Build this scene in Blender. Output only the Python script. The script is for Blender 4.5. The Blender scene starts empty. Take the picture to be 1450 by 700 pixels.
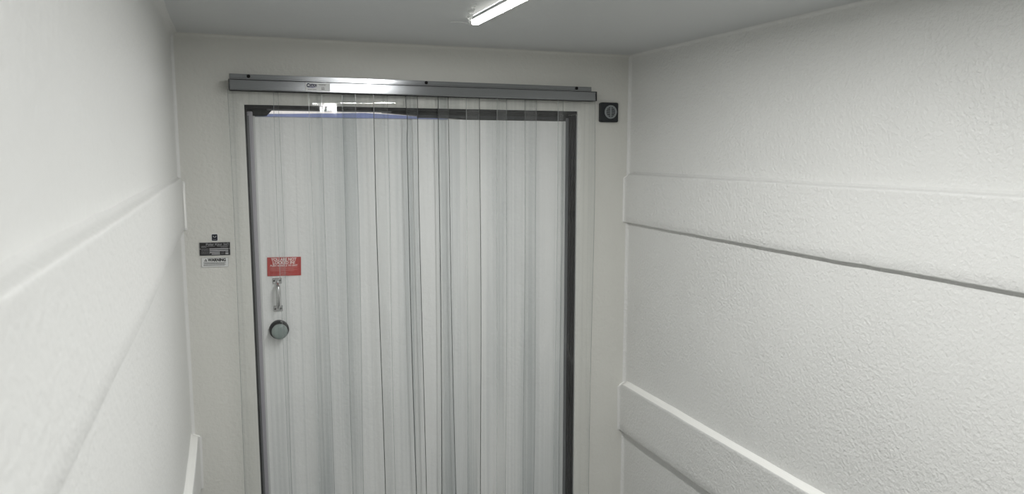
import bpy, bmesh, math, random
from mathutils import Vector, Matrix, noise

random.seed(7)
C = bpy.context.scene.collection
R = math.radians
H = 1.85                      # eye height; heights below are written relative to it through zz()
def zz(r): return H + r

# ------------------------------------------------------------------ camera
cd = bpy.data.cameras.new('camera'); cam = bpy.data.objects.new('camera', cd); C.objects.link(cam)
cd.sensor_width = 36.0; cd.lens = 1067.6 / 1450 * 36.0; cd.clip_start = 0.01
cd.dof.use_dof = True; cd.dof.focus_distance = 2.3; cd.dof.aperture_fstop = 8.0
cam.location = (0, -2.2874, H)
cam.rotation_mode = 'XYZ'
cam.rotation_euler = (R(90 - 7.27), 0, R(-20.70))
bpy.context.scene.camera = cam

# ------------------------------------------------------------------ world (pale daylight outside the box)
w = bpy.data.worlds.new('world'); bpy.context.scene.world = w; w.use_nodes = True
bg = w.node_tree.nodes['Background']; bg.inputs[0].default_value = (1.0, 0.955, 0.92, 1); bg.inputs[1].default_value = 0.8

# ------------------------------------------------------------------ exposure
vs = bpy.context.scene.view_settings
vs.view_transform = 'Standard'; vs.look = 'None'; vs.exposure = 0.0; vs.gamma = 1.0; vs.use_curve_mapping = False
LAMP_BOTTOM = 210.0            # radiance of the light's downward face
LAMP_SIDE = 3.0

# ------------------------------------------------------------------ materials
def mat(name, col, rough=.5, metal=0, spec=.5):
    m = bpy.data.materials.new(name); m.use_nodes = True
    b = m.node_tree.nodes['Principled BSDF']
    b.inputs['Base Color'].default_value = (*col, 1); b.inputs['Roughness'].default_value = rough
    b.inputs['Metallic'].default_value = metal; b.inputs['Specular IOR Level'].default_value = spec
    return m
def nd(m, t, **k):
    n = m.node_tree.nodes.new(t)
    for a, v in k.items():
        if hasattr(n, a): setattr(n, a, v)
        else: n.inputs[a.replace('_', ' ')].default_value = v
    return n
def lk(m, a, b): m.node_tree.links.new(a, b)
def coords(m, scale=(1, 1, 1)):
    tc = nd(m, 'ShaderNodeTexCoord'); mp = nd(m, 'ShaderNodeMapping'); mp.inputs['Scale'].default_value = scale
    lk(m, tc.outputs['Object'], mp.inputs['Vector']); return mp.outputs[0]
def fibreglass(name, col, rough, wrinkle=.5, fine=70):
    """brush-rolled gelcoat: small wrinkles over a slow sag, faint dirt"""
    m = mat(name, col, rough); b = m.node_tree.nodes['Principled BSDF']; v = coords(m)
    n1 = nd(m, 'ShaderNodeTexNoise', Scale=fine, Detail=3.0, Roughness=.55, Distortion=.25); lk(m, v, n1.inputs['Vector'])
    n2 = nd(m, 'ShaderNodeTexNoise', Scale=5.0, Detail=2.0); lk(m, v, n2.inputs['Vector'])
    n3 = nd(m, 'ShaderNodeTexNoise', Scale=2.2, Detail=3.0); lk(m, v, n3.inputs['Vector'])
    # wrinkles come and go over the surface
    mr = nd(m, 'ShaderNodeMapRange'); mr.inputs[1].default_value = .38; mr.inputs[2].default_value = .62
    mr.inputs[3].default_value = .6; mr.inputs[4].default_value = 1.0
    lk(m, n3.outputs[0], mr.inputs[0])
    mu = nd(m, 'ShaderNodeMath', operation='MULTIPLY'); lk(m, n1.outputs[0], mu.inputs[0]); lk(m, mr.outputs[0], mu.inputs[1])
    b1 = nd(m, 'ShaderNodeBump'); b1.inputs['Strength'].default_value = wrinkle; b1.inputs['Distance'].default_value = .0045
    b2 = nd(m, 'ShaderNodeBump'); b2.inputs['Strength'].default_value = .35; b2.inputs['Distance'].default_value = .012
    lk(m, mu.outputs[0], b1.inputs['Height']); lk(m, n2.outputs[0], b2.inputs['Height'])
    lk(m, b2.outputs[0], b1.inputs['Normal']); lk(m, b1.outputs[0], b.inputs['Normal'])
    mx = nd(m, 'ShaderNodeMix', data_type='RGBA'); mx.inputs[6].default_value = (*col, 1)
    mx.inputs[7].default_value = (*[c * .955 for c in col], 1)
    lk(m, n3.outputs[0], mx.inputs[0]); lk(m, mx.outputs[2], b.inputs['Base Color'])
    return m

M = {}
M['wall'] = fibreglass('white_fibreglass', (.725, .727, .710), .40, .85, 120)
M['wall_near'] = fibreglass('white_fibreglass_smooth', (.725, .727, .710), .40, .45, 90)
M['endwall'] = fibreglass('warm_white_fibreglass', (.675, .672, .632), .45, .5, 75)
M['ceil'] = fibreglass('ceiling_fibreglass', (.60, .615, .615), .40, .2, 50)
M['door'] = fibreglass('door_fibreglass', (.83, .835, .825), .40, .35, 75)
M['floor'] = fibreglass('grey_floor', (.22, .22, .22), .55, .8, 40)
M['fillet'] = mat('bead_and_lit_ledge', (.91, .91, .88), .35)  # sealant in the corners; also the painted highlight on the lower ledges
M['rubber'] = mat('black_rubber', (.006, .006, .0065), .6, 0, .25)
M['rubber_rib'] = mat('grey_rubber', (.06, .062, .065), .4)
M['vinyl'] = mat('purple_grey_vinyl', (.36, .345, .375), .4)
M['darkgrey'] = mat('dark_grey_vinyl', (.10, .105, .11), .4)
M['lightvinyl'] = mat('pale_vinyl', (.62, .63, .62), .4)
M['black'] = mat('black_plastic', (.012, .013, .015), .35)
M['charcoal'] = mat('charcoal_plastic', (.016, .019, .022), .4, 0, .4)
M['gray_pl'] = mat('grey_plastic', (.26, .285, .29), .45)
M['knob'] = mat('grey_green_plastic', (.25, .30, .285), .35)
M['chrome'] = mat('chrome', (.62, .62, .62), .22, 1)
M['screw'] = mat('dark_screw', (.02, .02, .02), .4, .6)
M['paper'] = mat('white_label', (.72, .73, .73), .35)
M['paper_w'] = mat('white_vinyl_label', (.68, .69, .68), .4)
M['navy'] = mat('navy_ink', (.010, .012, .06), .4)
M['navyblack'] = mat('navy_black_vinyl', (.005, .007, .018), .3)
M['violet'] = mat('violet_grey_ink', (.30, .30, .42), .4)
M['ink'] = mat('black_ink', (.012, .012, .012), .45)
M['greyink'] = mat('grey_ink', (.20, .20, .20), .5)
M['silverink'] = mat('silver_ink', (.42, .42, .43), .4)
M['dimink'] = mat('dim_silver_ink', (.27, .27, .28), .4)
M['red'] = mat('red_vinyl', (.44, .028, .022), .35)
M['pink'] = mat('pink_ink', (.86, .72, .70), .4)
M['pinkdim'] = mat('dim_pink_ink', (.62, .22, .20), .4)
M['housing'] = mat('lamp_housing', (.30, .31, .32), .4)
# extruded aluminium with long brushed lines
m = mat('aluminium', (.30, .31, .32), .17, 1); M['alu'] = m
v = coords(m, (1.2, 60, 900)); n = nd(m, 'ShaderNodeTexNoise', Scale=1.0, Detail=2.0); lk(m, v, n.inputs['Vector'])
bp_ = nd(m, 'ShaderNodeBump'); bp_.inputs['Strength'].default_value = .05; bp_.inputs['Distance'].default_value = .001
lk(m, n.outputs[0], bp_.inputs['Height']); lk(m, bp_.outputs[0], m.node_tree.nodes['Principled BSDF'].inputs['Normal'])

def emis(name, col, s):
    m = bpy.data.materials.new(name); m.use_nodes = True; nt = m.node_tree; nt.nodes.clear()
    e = nt.nodes.new('ShaderNodeEmission'); e.inputs[0].default_value = (*col, 1); e.inputs[1].default_value = s
    o = nt.nodes.new('ShaderNodeOutputMaterial'); nt.links.new(e.outputs[0], o.inputs[0]); return m
M['lamp_down'] = emis('lamp_face', (1.0, 1.0, .985), LAMP_BOTTOM)
M['lamp_side'] = emis('lamp_side', (1.0, 1.0, .93), LAMP_SIDE)
M['lamp_halo_rim'] = emis('lamp_halo_rim', (1.0, .96, .66), 1.0)  # yellow lens halo painted as glow on the diffuser's far edge

def clear(name, haze, tint, rough, streak=True):
    """clear soft PVC: mostly see-through, mirror at the surface, a little milky where it is scuffed"""
    m = bpy.data.materials.new(name); m.use_nodes = True; nt = m.node_tree; nt.nodes.clear()
    tr = nd(m, 'ShaderNodeBsdfTransparent'); tr.inputs[0].default_value = (*tint, 1)
    gl = nd(m, 'ShaderNodeBsdfGlossy'); gl.inputs['Roughness'].default_value = rough; gl.inputs[0].default_value = (1, 1, 1, 1)
    df = nd(m, 'ShaderNodeBsdfDiffuse'); df.inputs[0].default_value = (.66, .68, .68, 1)
    tl = nd(m, 'ShaderNodeBsdfTranslucent'); tl.inputs[0].default_value = (.62, .64, .64, 1)
    md = nd(m, 'ShaderNodeMixShader'); md.inputs[0].default_value = .4; lk(m, df.outputs[0], md.inputs[1]); lk(m, tl.outputs[0], md.inputs[2])
    mh = nd(m, 'ShaderNodeMixShader'); lk(m, tr.outputs[0], mh.inputs[1]); lk(m, md.outputs[0], mh.inputs[2])
    fr0 = nd(m, 'ShaderNodeFresnel'); fr0.inputs[0].default_value = 1.62
    ge = nd(m, 'ShaderNodeNewGeometry'); iv = nd(m, 'ShaderNodeMath', operation='SUBTRACT'); iv.inputs[0].default_value = 1; lk(m, ge.outputs['Backfacing'], iv.inputs[1])
    fr = nd(m, 'ShaderNodeMath', operation='MULTIPLY'); lk(m, fr0.outputs[0], fr.inputs[0]); lk(m, iv.outputs[0], fr.inputs[1])
    mg = nd(m, 'ShaderNodeMixShader'); lk(m, fr.outputs[0], mg.inputs[0]); lk(m, mh.outputs[0], mg.inputs[1]); lk(m, gl.outputs[0], mg.inputs[2])
    o = nd(m, 'ShaderNodeOutputMaterial'); lk(m, mg.outputs[0], o.inputs[0])
    if streak:
        v = coords(m, (38, 1, .55)); n = nd(m, 'ShaderNodeTexNoise', Scale=1.0, Detail=4.0, Roughness=.6); lk(m, v, n.inputs['Vector'])
        v2 = coords(m, (7, 1, 2.6)); n2 = nd(m, 'ShaderNodeTexNoise', Scale=1.0, Detail=3.0); lk(m, v2, n2.inputs['Vector'])
        a = nd(m, 'ShaderNodeMath', operation='MULTIPLY'); lk(m, n.outputs[0], a.inputs[0]); lk(m, n2.outputs[0], a.inputs[1])
        mr = nd(m, 'ShaderNodeMapRange'); mr.inputs[1].default_value = .15; mr.inputs[2].default_value = .36
        mr.inputs[3].default_value = haze * .3; mr.inputs[4].default_value = haze * 1.9
        v3 = coords(m, (120, 1, .25)); n3 = nd(m, 'ShaderNodeTexNoise', Scale=1.0, Detail=2.0); lk(m, v3, n3.inputs['Vector'])  # fine tint lines painted in for reflections between overlapping strips
        v4 = coords(m, (13, 1, .7)); n4 = nd(m, 'ShaderNodeTexNoise', Scale=1.0, Detail=2.0, Distortion=.5); lk(m, v4, n4.inputs['Vector'])
        ad = nd(m, 'ShaderNodeMath', operation='MULTIPLY_ADD'); ad.inputs[1].default_value = .75; lk(m, n3.outputs[0], ad.inputs[0]); lk(m, n4.outputs[0], ad.inputs[2])
        r2 = nd(m, 'ShaderNodeMapRange'); r2.inputs[1].default_value = .78; r2.inputs[2].default_value = 1.12; r2.inputs[3].default_value = 0; r2.inputs[4].default_value = 1
        lk(m, ad.outputs[0], r2.inputs[0])
        mc = nd(m, 'ShaderNodeMix', data_type='RGBA'); mc.inputs[6].default_value = (.995, .997, .996, 1); mc.inputs[7].default_value = (.925, .933, .935, 1)
        lk(m, r2.outputs[0], mc.inputs[0]); lk(m, mc.outputs[2], tr.inputs[0])
        lk(m, a.outputs[0], mr.inputs[0]); lk(m, mr.outputs[0], mh.inputs[0])
        bu = nd(m, 'ShaderNodeBump'); bu.inputs['Strength'].default_value = .25; bu.inputs['Distance'].default_value = .002
        lk(m, n.outputs[0], bu.inputs['Height']); lk(m, bu.outputs[0], gl.inputs['Normal'])
    else: mh.inputs[0].default_value = haze
    return m
M['pvc'] = clear('clear_pvc', .014, (.988, .992, .990), .035)
M['pvc_edge'] = clear('clear_pvc_edge', (.28), (.60, .63, .63), .15, False)
M['pvc_pale'] = clear('clear_pvc_pale_edge', .55, (.85, .87, .87), .15, False)
M['pvc_dark'] = clear('dark_pvc_edge', .6, (.14, .15, .15), .2, False)  # darkest edge tone, used on the middle strips
for k in ('pvc_edge', 'pvc_dark'):
    for n in M[k].node_tree.nodes:
        if n.bl_idname in ('ShaderNodeBsdfDiffuse', 'ShaderNodeBsdfTranslucent'):
            n.inputs[0].default_value = (.5, .52, .52, 1) if k == 'pvc_edge' else (.05, .055, .055, 1)
# thin film that daylight shines through
def film(name, col):
    m = bpy.data.materials.new(name); m.use_nodes = True; nt = m.node_tree; nt.nodes.clear()
    d = nd(m, 'ShaderNodeBsdfDiffuse'); d.inputs[0].default_value = (*col, 1)
    t = nd(m, 'ShaderNodeBsdfTranslucent'); t.inputs[0].default_value = (*col, 1)
    x = nd(m, 'ShaderNodeMixShader'); x.inputs[0].default_value = .75; lk(m, d.outputs[0], x.inputs[1]); lk(m, t.outputs[0], x.inputs[2])
    tp = nd(m, 'ShaderNodeBsdfTransparent'); tp.inputs[0].default_value = (*[c ** .5 for c in col], 1); x2 = nd(m, 'ShaderNodeMixShader'); x2.inputs[0].default_value = .6
    lk(m, x.outputs[0], x2.inputs[1]); lk(m, tp.outputs[0], x2.inputs[2]); x = x2
    o = nd(m, 'ShaderNodeOutputMaterial'); lk(m, x.outputs[0], o.inputs[0]); return m
M['film'] = film('blue_film', (.42, .50, .80)); M['bead_sheen'] = film('white_bead_sheen', (.9, .9, .88))

# ------------------------------------------------------------------ mesh helpers
class MB:
    def __init__(s): s.bm = bmesh.new(); s.mats = []
    def mi(s, k):
        if k not in s.mats: s.mats.append(k)
        return s.mats.index(k)
    def face(s, pts, k, smooth=False):
        f = s.bm.faces.new([s.bm.verts.new(p) for p in pts]); f.material_index = s.mi(k); f.smooth = smooth; return f
    def box(s, x0, x1, y0, y1, z0, z1, k, bev=0):
        r = bmesh.ops.create_cube(s.bm, size=1)
        for v in r['verts']: v.co = ((x0 + x1) / 2 + v.co.x * (x1 - x0), (y0 + y1) / 2 + v.co.y * (y1 - y0), (z0 + z1) / 2 + v.co.z * (z1 - z0))
        fs = {f for v in r['verts'] for f in v.link_faces}; i = s.mi(k)
        for f in fs: f.material_index = i
        if bev:
            es = list({e for f in fs for e in f.edges})
            bmesh.ops.bevel(s.bm, geom=es, offset=bev, segments=2, affect='EDGES', profile=.6)
    def disc(s, cx, y0, y1, cz, r, k, n=32, rf=None, smooth=True):
        """cylinder along Y, front at y0 (radius rf) back at y1"""
        rf = rf or r; i = s.mi(k)
        a = [s.bm.verts.new((cx + rf * math.cos(t), y0, cz + rf * math.sin(t))) for t in [2 * math.pi * q / n for q in range(n)]]
        b = [s.bm.verts.new((cx + r * math.cos(t), y1, cz + r * math.sin(t))) for t in [2 * math.pi * q / n for q in range(n)]]
        for f in (s.bm.faces.new(a), s.bm.faces.new(b[::-1])): f.material_index = i
        for q in range(n):
            f = s.bm.faces.new((b[q], b[(q + 1) % n], a[(q + 1) % n], a[q])); f.material_index = i; f.smooth = smooth
    def lathe(s, cx, cz, prof, k, n=40):
        """prof: (radius, y); axis along Y"""
        i = s.mi(k); rings = []
        for r, y in prof:
            if r < 1e-6: rings.append([s.bm.verts.new((cx, y, cz))])
            else: rings.append([s.bm.verts.new((cx + r * math.cos(2 * math.pi * q / n), y, cz + r * math.sin(2 * math.pi * q / n))) for q in range(n)])
        for A, B in zip(rings, rings[1:]):
            for q in range(n):
                p = (q + 1) % n
                vs_ = [A[q], A[p], B[p], B[q]] if len(A) > 1 and len(B) > 1 else ([A[0], B[p], B[q]] if len(A) == 1 else [A[q], A[p], B[0]])
                f = s.bm.faces.new(vs_); f.material_index = i; f.smooth = True
    def text(s, body, x, y, z, size, k, align='CENTER', bold=0, sx=1.0, shear=0, fit=0):
        cu = bpy.data.curves.new('t', 'FONT'); cu.body = body; cu.size = size; cu.align_x = align; cu.offset = bold * size; cu.shear = shear
        cu.resolution_u = 3
        o = bpy.data.objects.new('t', cu); C.objects.link(o); bpy.context.view_layer.update()
        me = bpy.data.meshes.new_from_object(o.evaluated_get(bpy.context.evaluated_depsgraph_get()))
        xs_ = [p.co.x for p in me.vertices]; sx = fit / (max(xs_) - min(xs_)) if fit else sx
        i = s.mi(k); vv = [s.bm.verts.new((x + p.co.x * sx, y, z + p.co.y)) for p in me.vertices]
        for p in me.polygons:
            try: f = s.bm.faces.new([vv[q] for q in p.vertices]); f.material_index = i
            except ValueError: pass
        bpy.data.objects.remove(o); bpy.data.curves.remove(cu); bpy.data.meshes.remove(me)
    def dashes(s, x0, x1, y, z, h, k, seed=0, mn=.0012, mx=.0045, gap=.0009):
        rr = random.Random(seed); x = x0
        while x < x1:
            l = min(rr.uniform(mn, mx), x1 - x)
            s.face([(x, y, z), (x + l, y, z), (x + l, y, z + h), (x, y, z + h)], k); x += l + gap
    def rrect(s, cx, cz, hw, hh, rad, y0, y1, k, n=6):
        """rounded plate facing -Y with thickness"""
        pts = []
        for (sx, sz, a0) in ((1, 1, 0), (-1, 1, 90), (-1, -1, 180), (1, -1, 270)):
            for q in range(n + 1):
                t = R(a0 + 90 * q / n); pts.append((cx + sx * (hw - rad) + rad * math.cos(t), cz + sz * (hh - rad) + rad * math.sin(t)))
        i = s.mi(k); e = min(.0015, abs(y1 - y0) * .4)
        def ring(y, sh): return [s.bm.verts.new((cx + (p[0] - cx) * sh, y, cz + (p[1] - cz) * sh)) for p in pts]
        rs = [ring(y1, 1), ring(y0 + e, 1), ring(y0, 1 - e / hw)]
        for A, B in zip(rs, rs[1:]):
            for q in range(len(pts)):
                f = s.bm.faces.new((A[q], A[(q + 1) % len(pts)], B[(q + 1) % len(pts)], B[q])); f.material_index = i
        s.bm.faces.new(rs[-1]).material_index = i; s.bm.faces.new(rs[0][::-1]).material_index = i
    def build(s, name, parent=None, recalc=True):
        if recalc: bmesh.ops.recalc_face_normals(s.bm, faces=s.bm.faces)
        me = bpy.data.meshes.new(name); s.bm.to_mesh(me); s.bm.free()
        for k in s.mats: me.materials.append(M[k])
        o = bpy.data.objects.new(name, me); C.objects.link(o)
        if parent is not None:
            o.parent = parent; o.matrix_parent_inverse = Matrix.Translation(-Vector(parent.location))
        return o
def thing(name, label, cat, loc, group=None):
    o = bpy.data.objects.new(name, None); C.objects.link(o); o.location = loc; o.empty_display_size = .05
    return tag(o, label, cat, group)
def tag(o, label, cat, group=None):
    o['label'] = label; o['category'] = cat
    if group: o['group'] = group
    return o
def struct(o, label=None):
    o['kind'] = 'structure'
    if label: o['label'] = label
    return o
def grid(us, vs_, fn, k, flip=False, hole=None):
    b = MB(); i = b.mi(k)
    V = [[b.bm.verts.new(fn(u, v)) for v in vs_] for u in us]
    for a in range(len(us) - 1):
        for c in range(len(vs_) - 1):
            if hole and hole((us[a] + us[a + 1]) / 2, (vs_[c] + vs_[c + 1]) / 2): continue
            q = (V[a][c], V[a + 1][c], V[a + 1][c + 1], V[a][c + 1])
            f = b.bm.faces.new(q[::-1] if flip else q); f.smooth = True; f.material_index = i
    bmesh.ops.delete(b.bm, geom=[v for v in b.bm.verts if not v.link_faces], context='VERTS')
    return b
def span(a, b, n): return [a + (b - a) * i / n for i in range(n + 1)]

# ------------------------------------------------------------------ room
XL, XR, YB, ZC = -.1269, 1.2931, -3.45, zz(.3185)
OL, OR, OT, OB = .0570, 1.0985, zz(.1300), .09          # doorway in the end wall
def fil(d, r=.010):                                      # concave fillet height at distance d from a corner
    return r - math.sqrt(max(0, r * r - (r - d) ** 2)) if d < r else 0
def fine0(a, b, step, r=.010):                           # fine rows next to both ends
    n = max(1, round((b - a - 2 * r) / step))
    return [a, a + r * .12, a + r * .3, a + r * .6] + span(a + r, b - r, n) + [b - r * .6, b - r * .3, b - r * .12, b]
def wob(y, z, s, amp=.0016): return amp * (noise.noise(Vector((y * 2.3 + s, z * 2.3, s))) + .4 * noise.noise(Vector((y * 7 + s, z * 7, s))))
ys, zs = fine0(YB, 0, .03), fine0(0, ZC, .03)
def edge_fade(y, z): return min(1, max(0, min(-y, y - YB, z, ZC - z)) / .06)
def side(X, sg, s):
    def f(y, z):
        h = max(fil(-y), fil(ZC - z, .010 if sg > 0 else .02)) + wob(y, z, s) * edge_fade(y, z)
        return (X - sg * h, y, z)
    return f
struct(grid(ys, zs, side(XL, -1, 3.1), 'wall_near').build('wall_left'))
struct(grid(ys, zs, side(XR, 1, 8.7), 'wall', True).build('wall_right'))
struct(grid(fine0(XL, XR, .04), fine0(0, ZC, .04), lambda x, z: (x, YB, z), 'wall', True).build('wall_back'))
xs = fine0(XL, XR, .04)
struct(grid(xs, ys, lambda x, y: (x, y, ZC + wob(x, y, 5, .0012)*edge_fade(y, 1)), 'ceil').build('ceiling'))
struct(grid(xs, ys, lambda x, y: (x, y, 0), 'floor').build('floor'))
# end wall with the doorway; the lip of the opening rolls back a little
CH = .013
ex = sorted(set([round(x, 5) for x in fine0(XL, OL - CH, .03)[:-3] + [OL - CH, OL - CH * .6, OL - CH * .3, OL] + span(OL, OR, 32) + [OR, OR + CH * .3, OR + CH * .6, OR + CH] + fine0(OR + CH, XR, .03)[3:]]))
ez = sorted(set([round(z, 5) for z in [0, OB] + span(OB, OT, 60) + [OT + CH * .3, OT + CH * .6, OT + CH] + fine0(OT + CH, ZC, .03)[3:]]))
def endf(x, z):
    d = max(OL - x, x - OR, z - OT) if z >= OB else 1
    back = .005 * (1 - d / CH) ** 1.5 if 0 <= d < CH else (.005 if d < 0 else 0)
    near = min(x - XL, XR - x, ZC - z)
    fd = min(1, max(0, near) / .05) * min(1, max(0, d - CH) / .05)
    return (x, back - fil(ZC - z, .008) + .001 * fd * noise.noise(Vector((x * 3, 2, z * 3))), z)
b = grid(ex, ez, endf, 'endwall', True, lambda x, z: OL < x < OR and OB < z < OT)
struct(b.build('wall_front'))
b = MB(); D0, D1 = .004, .085                             # reveal of the opening
b.box(OL - .02, OL, D0 + .001, D1, OB, OT, 'lightvinyl'); b.box(OR, OR + .02, D0 + .001, D1, OB, OT, 'lightvinyl')
b.box(OL - .02, OR + .02, D0 + .001, D1, OT, OT + .02, 'lightvinyl'); b.box(OL, OR, D0 + .001, D1, 0, OB, 'lightvinyl')
struct(b.build('trim_5'), 'pale reveal lining the doorway in the end wall')

# raised boards glassed into the side walls
def board(name, X, sg, z0, z1, t, y0, y1, s, label, bev=.009, end_ramp=0, flare=0, low=.0035):
    """profile runs up from the wall: sharp undercut lower edge, soft sloping top edge"""
    prof = [(0, z0 - .000), (t - .002, z0), (t, z0 + low)] + [(t, z0 + low + (z1 - bev - z0 - low) * q / 6) for q in range(1, 7)]
    prof += [(t * 1.02, z1 - .0030), (t * .95, z1 - .0008), (t * .80, z1 + .0005), (t * .42, z1 + .0022), (t * .20, z1 + .0040), (.0014, z1 + .0078), (.0, z1 + .012)]
    yy = span(y0, y1, max(4, int((y1 - y0) / .02)))
    if y1 == 0: yy = yy[:-1] + [-.008, -.005, -.0025, -.001, 0]
    b = MB(); i = b.mi('wall' if sg > 0 else 'wall_near'); rows = []
    for y in yy:
        row = []
        for q, (h, z) in enumerate(prof):
            dz = .0016 * noise.noise(Vector((y * 5 + s, q * .1 if q > 4 else 0, s))) + .0008 * noise.noise(Vector((y * 21, s, 1 if q > 4 else 0)))
            hh = h * (1 + .12 * noise.noise(Vector((y * 3.1, s, z * 6))))
            if y1 == 0 and q > 0: hh += fil(-y, .008)
            if end_ramp and y1 == 0 and y > -end_ramp: hh -= .25 * h * (1 - max(0, (-y - end_ramp + .012)) / .012) if y > -end_ramp else 0
            if q in (0, len(prof) - 1): hh = -.004
            zr = z + dz
            if y1 == 0 and z > (z0 + z1) / 2: zr -= .012 * max(0, 1 - (-y) / .03) ** 2   # rounded into the corner
            row.append(b.bm.verts.new((X - sg * hh, y, zr)))
        rows.append(row)
    for A, B in zip(rows, rows[1:]):
        for q in range(len(prof) - 1):
            f = b.bm.faces.new((A[q], B[q], B[q + 1], A[q + 1])); f.smooth = q > 0; f.material_index = i if q < len(prof) - 6 else b.mi('fillet' if z0 < zz(-.5) else b.mats[i])  # lower boards' top ledges coloured whiter to paint in their highlight
    o = b.build(name, recalc=True); return struct(o, label)
board('trim_1', XR, 1, zz(-.2451), zz(-.079), .015, YB, 0, 1.5, 'upper raised white board along the right wall', bev=.007)
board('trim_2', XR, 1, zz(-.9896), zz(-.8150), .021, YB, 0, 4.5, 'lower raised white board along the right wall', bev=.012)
board('trim_3', XL, -1, zz(-.224), zz(-.0735), .0165, YB, -.815, 9.5, 'near length of the upper raised board on the left wall', bev=.007)
board('trim_6', XL, -1, zz(-.222), zz(-.0745), .0118, -.815, 0, 2.5, 'far length of the upper raised board on the left wall, ending at the corner', bev=.012)
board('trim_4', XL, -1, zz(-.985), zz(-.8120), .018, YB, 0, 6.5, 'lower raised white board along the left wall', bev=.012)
# sealant beads in the corners
def bead(name, pts, r, label):
    b = MB(); i = b.mi('fillet'); rows = []
    for (x, y, z), (ax, ay) in pts:
        rows.append([b.bm.verts.new((x + ax * r * (.15 + .85 * (1 - math.sin(t))), y + ay * r * (.15 + .85 * (1 - math.cos(t))), z)) for t in [R(a) for a in (0, 22, 45, 68, 90)]])
    for A, B in zip(rows, rows[1:]):
        for q in range(4): f = b.bm.faces.new((A[q], A[q + 1], B[q + 1], B[q])); f.smooth = True; f.material_index = i
    return struct(b.build(name, recalc=False), label)
def off(z, L):
    for a, c, t in L:
        if zz(a) < z < zz(c): return t
    return 0
def beadpts(X, ax, L):
    p = []
    for z in span(0, ZC - .01, 260): p.append(((X + ax * off(z, L), 0, z), (ax, -1)))
    return p
bead('trim_7', beadpts(XR, -1, [(-.2451, -.082, .014), (-.9896, -.818, .017)]), .0062, 'white sealant bead down the right corner')
bead('trim_8', beadpts(XL, 1, [(-.222, -.082, .012), (-.985, -.818, .017)]), .0055, 'white sealant bead down the left corner')

# ------------------------------------------------------------------ door behind the curtain
DL, DR, DT, DY = .0850, 1.0620, zz(.0975), .030
door = bpy.data.objects.new('door_1', None); C.objects.link(door); door.location = ((OL + OR) / 2, DY, OB); struct(door, 'white fibreglass cooler door seen through the strip curtain')
b = grid(span(DL, DR, 40), span(OB + .01, DT, 80), lambda x, z: (x, DY + .0012 * noise.noise(Vector((x * 2.5, 1, z * 2.5))), z), 'door', True)
b.box(DL, DR, DY + .004, DY + .05, OB + .01, DT, 'door')
b.build('door_panel', door, recalc=False)
b = MB(); b.box(OL, OL + .006, .010, .075, OB, OT, 'rubber', .001); b.build('gasket', door)          # left seal, seen edge on
b = MB(); b.box(OL + .006, DL - .006, .016, .10, OB, OT - .018, 'vinyl', .004); b.box(OL+.006, OL+.0115, .0145, .05, OB, OT-.03, 'darkgrey'); b.build('edge_profile', door)
b = MB(); b.box(DL - .006, DL, .024, .10, OB, DT + .002, 'lightvinyl', .001); b.build('edge_bead', door)
b = MB()                                                                                            # right seal: ribbed black bulbs
for q in range(3): b.box(OR - .022 + q * .0075, OR - .0155 + q * .0075, .012 + .005 * (2 - q), .10, OB, OT - .012, 'rubber', .0018)
for q in range(3): b.box(OR - .0158 + q * .0075, OR - .0145 + q * .0075, .014 + .005 * (2 - q), .09, OB, OT - .012, 'rubber_rib')
b.build('gasket', door)
b = MB(); b.box(OR - .0335, OR - .022, .024, .10, OB, OT - .022, 'darkgrey', .003); b.build('edge_profile', door)
b = MB(); b.box(DR - .010, OR - .0335, .0245, .04, OB, DT, 'lightvinyl', .0015); b.build('edge_bead', door)
b = MB(); b.box(OL, OR, .010, .055, zz(.1205), OT, 'rubber', .001); b.build('gasket', door)            # top seal
b = MB(); b.box(.118, .480, .020, .032, zz(.1155), zz(.1205), 'darkgrey', .0008); b.build('head_profile', door)
b = MB()                                                                                            # rubber flap over the rest of the head
b.box(OL + .006, .112, .026, .10, zz(.1000), zz(.1205), 'rubber')
for f in [((.112, zz(.1005)), (.118, zz(.1005)), (.132, zz(.1155)), (.132, zz(.1205)), (.112, zz(.1205)))]:
    for yy_ in (.024, .05): b.face([(x, yy_, z) for x, z in f], 'rubber')
pl = [(.46, .1160), (.52, .1120), (.62, .1040), (.74, .0990), (1.075, .0985)]
top_ = [(x, .026, zz(.1205)) for x, _ in pl]; bot_ = [(x, .026, zz(q)) for x, q in pl]
for q in range(len(pl) - 1):
    for dy in (0, .05): b.face([(x, y + dy, z) for x, y, z in (bot_[q], bot_[q + 1], top_[q + 1], top_[q])], 'rubber')
    b.face([bot_[q], bot_[q + 1], (bot_[q + 1][0], .076, bot_[q + 1][2]), (bot_[q][0], .076, bot_[q][2])], 'rubber')
b.face([(.46, .026, zz(.116)), (.46, .076, zz(.116)), (.46, .076, zz(.1205)), (.46, .026, zz(.1205))], 'rubber')
b.build('head_flap', door)
b = MB(); b.box(.56, 1.05, .021, .0255, zz(.1010), zz(.1100), 'charcoal', .001); b.build('head_profile', door)
b = MB()                                                                                            # blue film along the door's top edge
fl = [(.088, .1060), (.17, .1072), (.28, .1100), (.40, .1135), (.50, .1095), (.60, .103), (.66, .1)]
for (xa, za), (xb, zb) in zip(fl, fl[1:]):
    for yy_ in (DY - .002, DY - .0012): b.face([(xa, yy_, zz(.0975)), (xb, yy_, zz(.0975)), (xb, yy_, zz(zb)), (xa, yy_, zz(za))], 'film')
o = b.build('film', door); o['label'] = 'blue film strip lit by daylight'
b = MB(); b.box(.085, .70, DY - .0035, DY - .0015, zz(.0970), zz(.0988), 'bead_sheen'); b.build('top_bead', door)  # aluminium bead; its daylight reflection is painted in as translucent white

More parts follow.
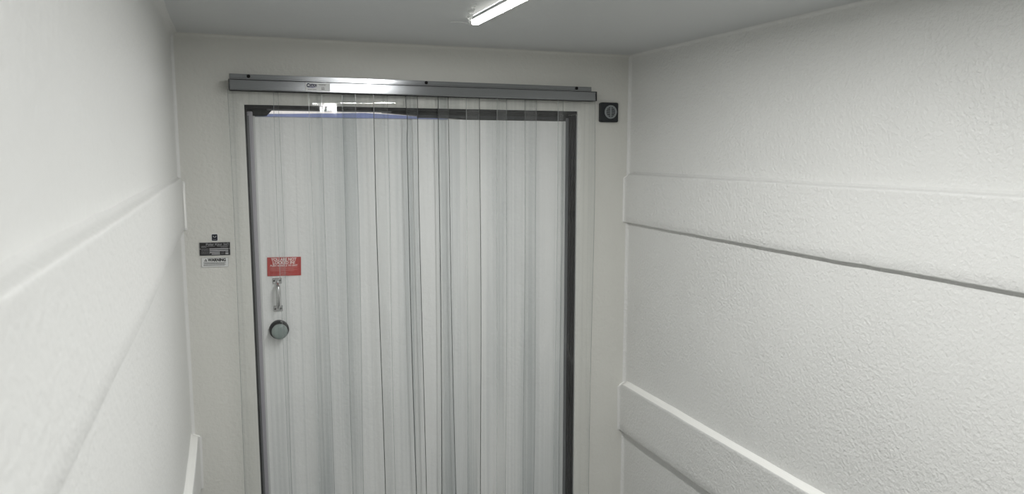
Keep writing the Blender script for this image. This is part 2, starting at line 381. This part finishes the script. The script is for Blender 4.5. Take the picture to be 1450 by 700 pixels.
# pull handle
hx = .1283
h = MB()
path = [(DY - .003, -.3880), (DY - .012, -.3905), (DY - .024, -.3965), (DY - .027, -.4030), (DY - .0275, -.4260), (DY - .027, -.4480), (DY - .024, -.4560), (DY - .012, -.4615), (DY - .003, -.4640)]
rows = []; i = h.mi('chrome')
for q, (y, z) in enumerate(path):
    ww = .0045 if q in (0, 8) else (.0038 if q in (1, 7) else .0062)
    a = path[max(0, q - 1)]; c = path[min(8, q + 1)]; t = Vector((c[0] - a[0], c[1] - a[1])).normalized(); nx = Vector((-t.y, t.x))
    rows.append([h.bm.verts.new((hx + ww * math.cos(p), y + nx.x * .0035 * math.sin(p), zz(z) + nx.y * .0035 * math.sin(p))) for p in [2 * math.pi * k / 12 for k in range(12)]])
for A, B in zip(rows, rows[1:]):
    for k in range(12): f = h.bm.faces.new((A[k], A[(k + 1) % 12], B[(k + 1) % 12], B[k])); f.smooth = True; f.material_index = i
handle = h.build('handle', door); handle['label'] = 'chrome pull handle with two screwed plates'
def sub(mb, name, par):
    o = mb.build(name); o.parent = par; return o
for zc in (-.3838, -.4672):
    p = MB(); p.rrect(hx, zz(zc), .0131, .0088, .002, DY - .0035, DY - .0004, 'chrome')
    sub(p, 'plate', handle)
    for sx in (-1, 1):
        p = MB(); p.lathe(hx + sx * .0085, zz(zc + (.001 if zc > -.4 else -.001)), [(.0030, DY - .0033), (.0028, DY - .0043), (.0012, DY - .0047), (0, DY - .0040)], 'screw', 12); sub(p, 'screw', handle)
# safety release knob: dark collar and a grey mushroom head on a stem
kx, kz = .1282, zz(-.5310)
p = MB(); p.lathe(kx, kz, [(.0285, DY - .0004), (.0285, DY - .009), (.0265, DY - .011), (.0245, DY - .009), (.0235, DY - .003), (0, DY - .003)], 'black'); knob = p.build('release_knob', door)
knob['label'] = 'round black collar with a grey mushroom push knob'
p = MB(); p.lathe(kx, kz, [(.008, DY - .003), (.008, DY - .028), (.020, DY - .030), (.0232, DY - .034), (.0225, DY - .038), (.0160, DY - .0415), (.008, DY - .0428), (0, DY - .043)], 'knob'); sub(p, 'knob_head', knob)
p = MB(); p.lathe(kx + .006, kz + .0245, [(.0022, DY - .0095), (.0018, DY - .0118), (0, DY - .0122)], 'chrome', 10); sub(p, 'screw', knob)

# ------------------------------------------------------------------ stickers
def place(b, name, X, Y, Z, rot, label, cat):
    o = b.build(name, recalc=False); o.location = (X, Y, Z); o.rotation_euler = (0, R(rot), 0); return tag(o, label, cat)
def plate(b, w_, h_, th, k):
    b.box(-w_ / 2, w_ / 2, -th, 0, -h_ / 2, h_ / 2, k)
b = MB(); plate(b, .0965, .0560, .0008, 'red'); e = -.0011
b.text('YOU ARE NOT', -.0010, e, .0172, .0124, 'pink', bold=.035, fit=.073)
b.text('LOCKED IN!', -.0010, e, .0074, .0124, 'pink', bold=.035, fit=.063)
b.text('PUSH HANDLE TO EXIT', -.0010, e, .0004, .0072, 'pink', bold=.03, fit=.078)
for q, z in enumerate((-.0035, -.0068, -.0101, -.0134)): b.dashes(-.040 + .002 * (q == 3), .038 - .01 * (q % 2), e, z, .0014, 'pinkdim', q)
b.dashes(-.008, .010, e, -.0195, .0016, 'pinkdim', 9)
b.face([(-.038, e, -.0236), (.032, e, -.0236), (.032, e, -.0230), (-.038, e, -.0230)], 'pinkdim')
place(b, 'exit_sticker', .1502, DY - .0013, zz(-.3415), 1.6, 'red sticker reading YOU ARE NOT LOCKED IN above the chrome door pull', 'sticker')

b = MB(); plate(b, .0815, .0375, .0009, 'ink'); e = -.0012
for z0_, z1_ in ((-.01875, -.0181), (.0181, .01875)): b.face([(-.04075, e, z0_), (.04075, e, z0_), (.04075, e, z1_), (-.04075, e, z1_)], 'dimink')
for x0_, x1_ in ((-.04075, -.0399), (.0399, .04075)): b.face([(x0_, e, -.01875), (x1_, e, -.01875), (x1_, e, .01875), (x0_, e, .01875)], 'dimink')
b.text('Polar King', -.0025, e, .0105, .0088, 'dimink', bold=.02, fit=.042); b.text("Int'l", .0300, e, .0105, .0088, 'dimink', bold=.02, fit=.013)
b.dashes(-.036, .000, e, .0073, .0014, 'dimink', 1); b.dashes(.006, .036, e, .0073, .0014, 'dimink', 2)
b.dashes(-.036, -.022, e, .0045, .0012, 'dimink', 3); b.dashes(.016, .034, e, .0045, .0012, 'dimink', 4)
def bar(x0, x1, z0, z1, k='silverink'): b.face([(x0, e, z0), (x1, e, z0), (x1, e, z1), (x0, e, z1)], k)
for z0_ in (-.0008, -.0052, -.0098): b.dashes(-.036, -.0165, e, z0_, .0014, 'dimink', int(-z0_ * 1e5))
b.dashes(-.036, -.012, e, -.0140, .0012, 'dimink', 44)
bar(-.0145, .0355, -.0012, .0016); bar(-.0145, .0355, -.0062, -.0034); bar(-.0145, .0130, -.0112, -.0082); bar(-.0090, .0130, -.0158, -.0132)
bar(.0275, .0355, -.0100, -.0082); bar(.0275, .0355, -.0158, -.0118)
b.dashes(.0165, .0255, e, -.0098, .0012, 'dimink', 51); b.dashes(.0165, .0255, e, -.0145, .0012, 'dimink', 52)
for sx in (-1, 1): b.disc(sx * .0385, e - .0012, 0, .0005, .0011, 'chrome', 10)
place(b, 'data_plate', -.0387, -.0010, zz(-.2765), 1.2, 'black metal data plate with silver boxes, above the small white warning label', 'plate')

b = MB(); b.rrect(0, 0, .0358, .0136, .002, -.0006, 0, 'greyink'); b.rrect(0, 0, .0353, .0131, .0018, -.0009, -.0003, 'paper_w'); e = -.0013
b.text('WARNING', .0055, e, .0030, .0120, 'ink', bold=.05, fit=.048)
for A in ([(-.0285, .0030), (-.0195, .0030), (-.0240, .0105)],): b.face([(x, e, z) for x, z in A], 'ink')
b.face([(-.0262, e - .0002, .0042), (-.0218, e - .0002, .0042), (-.0240, e - .0002, .0080)], 'paper_w')
b.face([(-.0243, e - .0004, .0046), (-.0237, e - .0004, .0046), (-.0236, e - .0004, .0070), (-.0244, e - .0004, .0070)], 'ink')
for q, z in enumerate((-.0018, -.0044, -.0070, -.0096)): b.dashes(-.030 + .002 * (q == 1), .029 - .003 * (q % 2), e, z, .0015, 'greyink' if q else 'ink', 20 + q, .0008, .0035, .0006)
place(b, 'warning_label', -.0405, -.0009, zz(-.3150), 1.6, 'small white WARNING label with black print, below the black data plate', 'sticker')

b = MB(); b.rrect(0, 0, .0092, .0108, .003, -.0006, 0, 'paper'); b.rrect(0, 0, .0076, .0092, .0022, -.0010, -.0003, 'navyblack'); e = -.0014
b.face([(-.0046, e, .0048), (-.0030, e, .0040), (-.0012, e, .0006), (-.0028, e, .0012)], 'paper')
b.face([(-.0010, e, .0010), (.0012, e, .0020), (.0002, e, -.0002), (-.0008, e, 0)], 'silverink')
b.face([(.0010, e, .0002), (.0028, e, .0012), (.0050, e, .0056), (.0022, e, .0030)], 'paper')
b.dashes(-.0046, .0046, e, -.0062, .0010, 'dimink', 5, .0006, .0014, .0004)
place(b, 'logo_sticker', -.0380, -.0009, zz(-.2440), 1, 'small navy sticker with white wing mark above the data plate', 'sticker')

# ------------------------------------------------------------------ dark square vent right of the door
vt = thing('wall_vent', 'small dark square vent with round grey slotted grille beside the doorway', 'vent', (1.2072, 0, zz(.1275)))
b = MB(); b.rrect(1.2072, zz(.1275), .0332, .0325, .006, -.014, .0, 'charcoal'); b.build('housing', vt)
gx, gz = 1.2110, zz(.1290)
b = MB(); b.disc(gx, -.0150, -.013, gz, .0185, 'black', 32); b.build('backing', vt)
b = MB(); b.lathe(gx, gz, [(.0225, -.0138), (.0222, -.0172), (.0175, -.0176), (.0168, -.0150)], 'gray_pl', 36)
b.box(gx - .0016, gx + .0016, -.0172, -.0148, gz - .0175, gz + .0175, 'gray_pl')
for q in (-2, -1, 0, 1, 2):
    zc = gz + q * .0060; hw = math.sqrt(max(0, .0178 ** 2 - (q * .006) ** 2)); th = .0011 if q else .0013
    b.box(gx - hw, gx + hw, -.0170, -.0148, zc - th, zc + th, 'gray_pl')
b.build('grille', vt)

# ------------------------------------------------------------------ strip curtain
RX0, RX1 = .0200, 1.1430
cur = thing('strip_curtain', 'clear plastic strip curtain hanging from an aluminium rail over the doorway', 'strip curtain', ((RX0 + RX1) / 2, -.02, zz(.19)))
tilt = lambda x: -.0045 * (x - RX0) / (RX1 - RX0)
def shear(o):
    for v in o.data.vertices: v.co.z += tilt(v.co.x)
    return o
b = MB()
b.box(RX0 + .001, RX1 + .001, -.0035, .0, zz(.1935), zz(.2140), 'alu', .0006)          # fixing flange
b.box(RX0 + .001, RX1 + .001, -.0048, -.002, zz(.2025), zz(.2045), 'alu', .0004)
b.box(RX0, RX1 - .001, -.040, -.001, zz(.1672), zz(.1955), 'alu', .0012)               # box
b.box(RX0 + .0005, RX1 - .0015, -.0405, -.004, zz(.1946), zz(.1968), 'rubber', .0003)    # seam between flange and box
b.box(RX0 + .0005, RX1 - .0015, -.0398, -.004, zz(.1658), zz(.1674), 'rubber', .0003)    # black strip painting in the shade on the box's underside
for z in (.1690, .1915): b.box(RX0 + .0005, RX1 - .0015, -.0412, -.038, zz(z), zz(z + .0016), 'alu', .0003)
rail = shear(b.build('header_rail', cur))
for x, zc in ((.0716, .2085), (.5836, .2085), (1.0896, .2085)):
    p = MB(); p.lathe(x, zz(zc) + tilt(x), [(.0052, -.0034), (.0048, -.006), (.0030, -.0078), (0, -.0082)], 'screw', 14); sub_o = p.build('screw'); sub_o.parent = rail; sub_o.matrix_parent_inverse = rail.matrix_world.inverted() if False else Matrix()
for x0, x1 in ((RX0 - .0022, RX0), (RX1 - .001, RX1 + .0022)):
    p = MB(); p.box(x0, x1, -.0425, -.001, zz(.1660), zz(.1965), 'black', .0008); o = shear(p.build('end_cap')); o.parent = rail
p = MB(); L0, L1 = .2225, .2905; e = -.0424; zc0 = .1672
p.box(L0, L1, -.0421, -.0411, zz(.1702), zz(.1930), 'paper', 0)
p.text('URTRON', .2330, e, zz(.1830), .0096, 'navy', 'LEFT', bold=.06, fit=.0205, shear=.15)
p.text('C', .2250, e, zz(.1812), .0140, 'navy', 'LEFT', bold=.06, shear=.15, fit=.0082)
p.face([(.2275, e, zz(.1800)), (.2420, e, zz(.1786)), (.2540, e, zz(.1822)), (.2300, e, zz(.1822))], 'violet')
p.dashes(.2285, .2520, e, zz(.1738), .0014, 'greyink', 2)
p.dashes(.2585, .2800, e, zz(.1885), .0014, 'greyink', 3); p.dashes(.2610, .2775, e, zz(.1862), .0012, 'greyink', 4)
p.dashes(.2665, .2745, e, zz(.1800), .0016, 'greyink', 5); p.dashes(.2665, .2745, e, zz(.1748), .0030, 'greyink', 6)
o = p.build('label', recalc=False); shear(o); o.parent = rail; o['label'] = 'white maker label with navy lettering'
for ch in rail.children: ch.matrix_parent_inverse = Matrix()

W0 = .134
lefts = [.0140, .1345, .2300, .3255, .4150, .5130, .6110, .7040, .8020, .8985, 1.0100]
rs = random.Random(12)
zt, zb = zz(.170), .035
for k, xl in enumerate(lefts):
    front = k % 2 == 0
    yb_ = -.0330 if front else -.0235
    bow = rs.choice((-1, 1)) * rs.uniform(.0012, .0032); tw = rs.uniform(-1, 1) * .0018
    drift = {5: .020, 4: .012, 6: -.004}.get(k, rs.uniform(-.010, .010)); ph = rs.uniform(0, 6)
    dark = k in (4, 5, 6)
    nx, nz = 16, 60; b = MB(); ew = (.0021 if dark else .0013) / W0
    ip, ie, il = b.mi('pvc'), b.mi('pvc_dark' if dark else 'pvc_edge'), b.mi('pvc_dark' if dark else ('pvc_pale' if k % 3 else 'pvc_edge'))
    F, Bk = [], []
    for j in range(nz + 1):
        z = zt + (zb - zt) * j / nz; s = 1 - (z - zb) / (zt - zb); g = min(1, s * 6)
        fr_, br_ = [], []
        for q in range(nx + 1):
            u = 0 if q == 0 else (1 if q == nx else (ew if q == 1 else (1 - ew if q == nx - 1 else ew + (1 - 2 * ew) * (q - 1) / (nx - 2))))
            x = xl + W0 * u + drift * s + .0022 * g * math.sin(3.2 * z + ph) + (.004 * math.exp(-((z - zz(.09)) / .03) ** 2) * (1 - u) if k == 5 else 0)
            y = yb_ + g * (bow * (4 * u * (1 - u)) + tw * (u - .5) * 2 + .0009 * math.sin(17 * u + ph + 2.1 * z) + .0008 * math.sin(5 * z + ph * 2 + 4 * u))
            y = min(y, -.0195) if front else y
            fr_.append(b.bm.verts.new((x, y - .001, z))); br_.append(b.bm.verts.new((x, y + .001, z)))
        F.append(fr_); Bk.append(br_)
    def q4(a, c, d, e_, m_):
        f = b.bm.faces.new((a, c, d, e_)); f.material_index = m_; f.smooth = m_ == ip
    for j in range(nz):
        for q in range(nx):
            q4(F[j][q], F[j + 1][q], F[j + 1][q + 1], F[j][q + 1], il if q == 0 else (ie if q == nx - 1 else ip)); q4(Bk[j][q + 1], Bk[j + 1][q + 1], Bk[j + 1][q], Bk[j][q], ip)
        q4(Bk[j][0], Bk[j + 1][0], F[j + 1][0], F[j][0], il); q4(F[j][nx], F[j + 1][nx], Bk[j + 1][nx], Bk[j][nx], ie)
    for q in range(nx): q4(F[nz][q], Bk[nz][q], Bk[nz][q + 1], F[nz][q + 1], ie); q4(F[0][q + 1], Bk[0][q + 1], Bk[0][q], F[0][q], ie)
    b.build('plastic_strip', cur, recalc=False)

# ------------------------------------------------------------------ ceiling light (slim linear lamps end to end)
def light(y0, y1, label):
    X = .577
    t = thing('ceiling_light', label, 'ceiling light', (X, (y0 + y1) / 2, ZC))
    b = MB(); b.box(X - .0098, X + .0098, y1, y0, ZC - .0085, ZC + .001, 'housing', .001); b.build('housing', t)
    b = MB()
    pr = [(-.0105, -.007), (-.0108, -.012), (-.0085, -.0170), (.0060, -.0170), (.0090, -.0165), (.0110, -.012), (.0105, -.007)]
    ks = ['lamp_side', 'lamp_side', 'lamp_down', 'lamp_halo_rim', 'lamp_halo_rim', 'lamp_halo_rim']
    for (a, c), kk in zip(zip(pr, pr[1:]), ks):
        b.face([(X + a[0], y1 + .012, ZC + a[1]), (X + c[0], y1 + .012, ZC + c[1]), (X + c[0], y0 - .012, ZC + c[1]), (X + a[0], y0 - .012, ZC + a[1])], kk)
    b.build('diffuser', t)
    for ya, yb in ((y0 - .0125, y0), (y1, y1 + .0125)):
        b = MB(); b.box(X - .0112, X + .0112, ya, yb, ZC - .0178, ZC + .001, 'paper', .003); b.build('end_cap', t)
    return t
def cord(t):
    """thin translucent lead: a loop off the lamp's end, then loose curls back along the ceiling"""
    X = .577; pts = [(X - .045, -.452, -.004), (X - .024, -.468, -.005), (X - .012, -.484, -.010), (X - .0125, -.505, -.016), (X - .018, -.520, -.010)]
    for q in range(60):
        a = q * .62; u = q / 60
        pts.append((X - .020 - .050 * u + .0055 * math.cos(a), -.520 - .200 * u + .009 * math.sin(a), -.009 + .004 * math.sin(a * .5)))
    b = MB(); i = b.mi('cordskin'); rings = []
    for q, p in enumerate(pts):
        p = Vector((p[0], p[1], ZC + p[2])); d = (Vector(pts[min(q + 1, len(pts) - 1)]) - Vector(pts[max(q - 1, 0)])).normalized()
        n1 = d.cross(Vector((0, 0, 1))).normalized(); n2 = d.cross(n1)
        rings.append([b.bm.verts.new(p + .0013 * (n1 * math.cos(k * 1.0472) + n2 * math.sin(k * 1.0472))) for k in range(6)])
    for A, B in zip(rings, rings[1:]):
        for k in range(6): f = b.bm.faces.new((A[k], A[(k + 1) % 6], B[(k + 1) % 6], B[k])); f.smooth = True; f.material_index = i
    b.build('cord', t)
M['cordskin'] = mat('white_cord', (.85, .86, .85), .25)
first = light(-.50, -1.70, 'slim white linear ceiling light running away from the doorway')
light(-1.72, -2.92, 'second slim linear ceiling light, overhead behind the first')
cord(first)
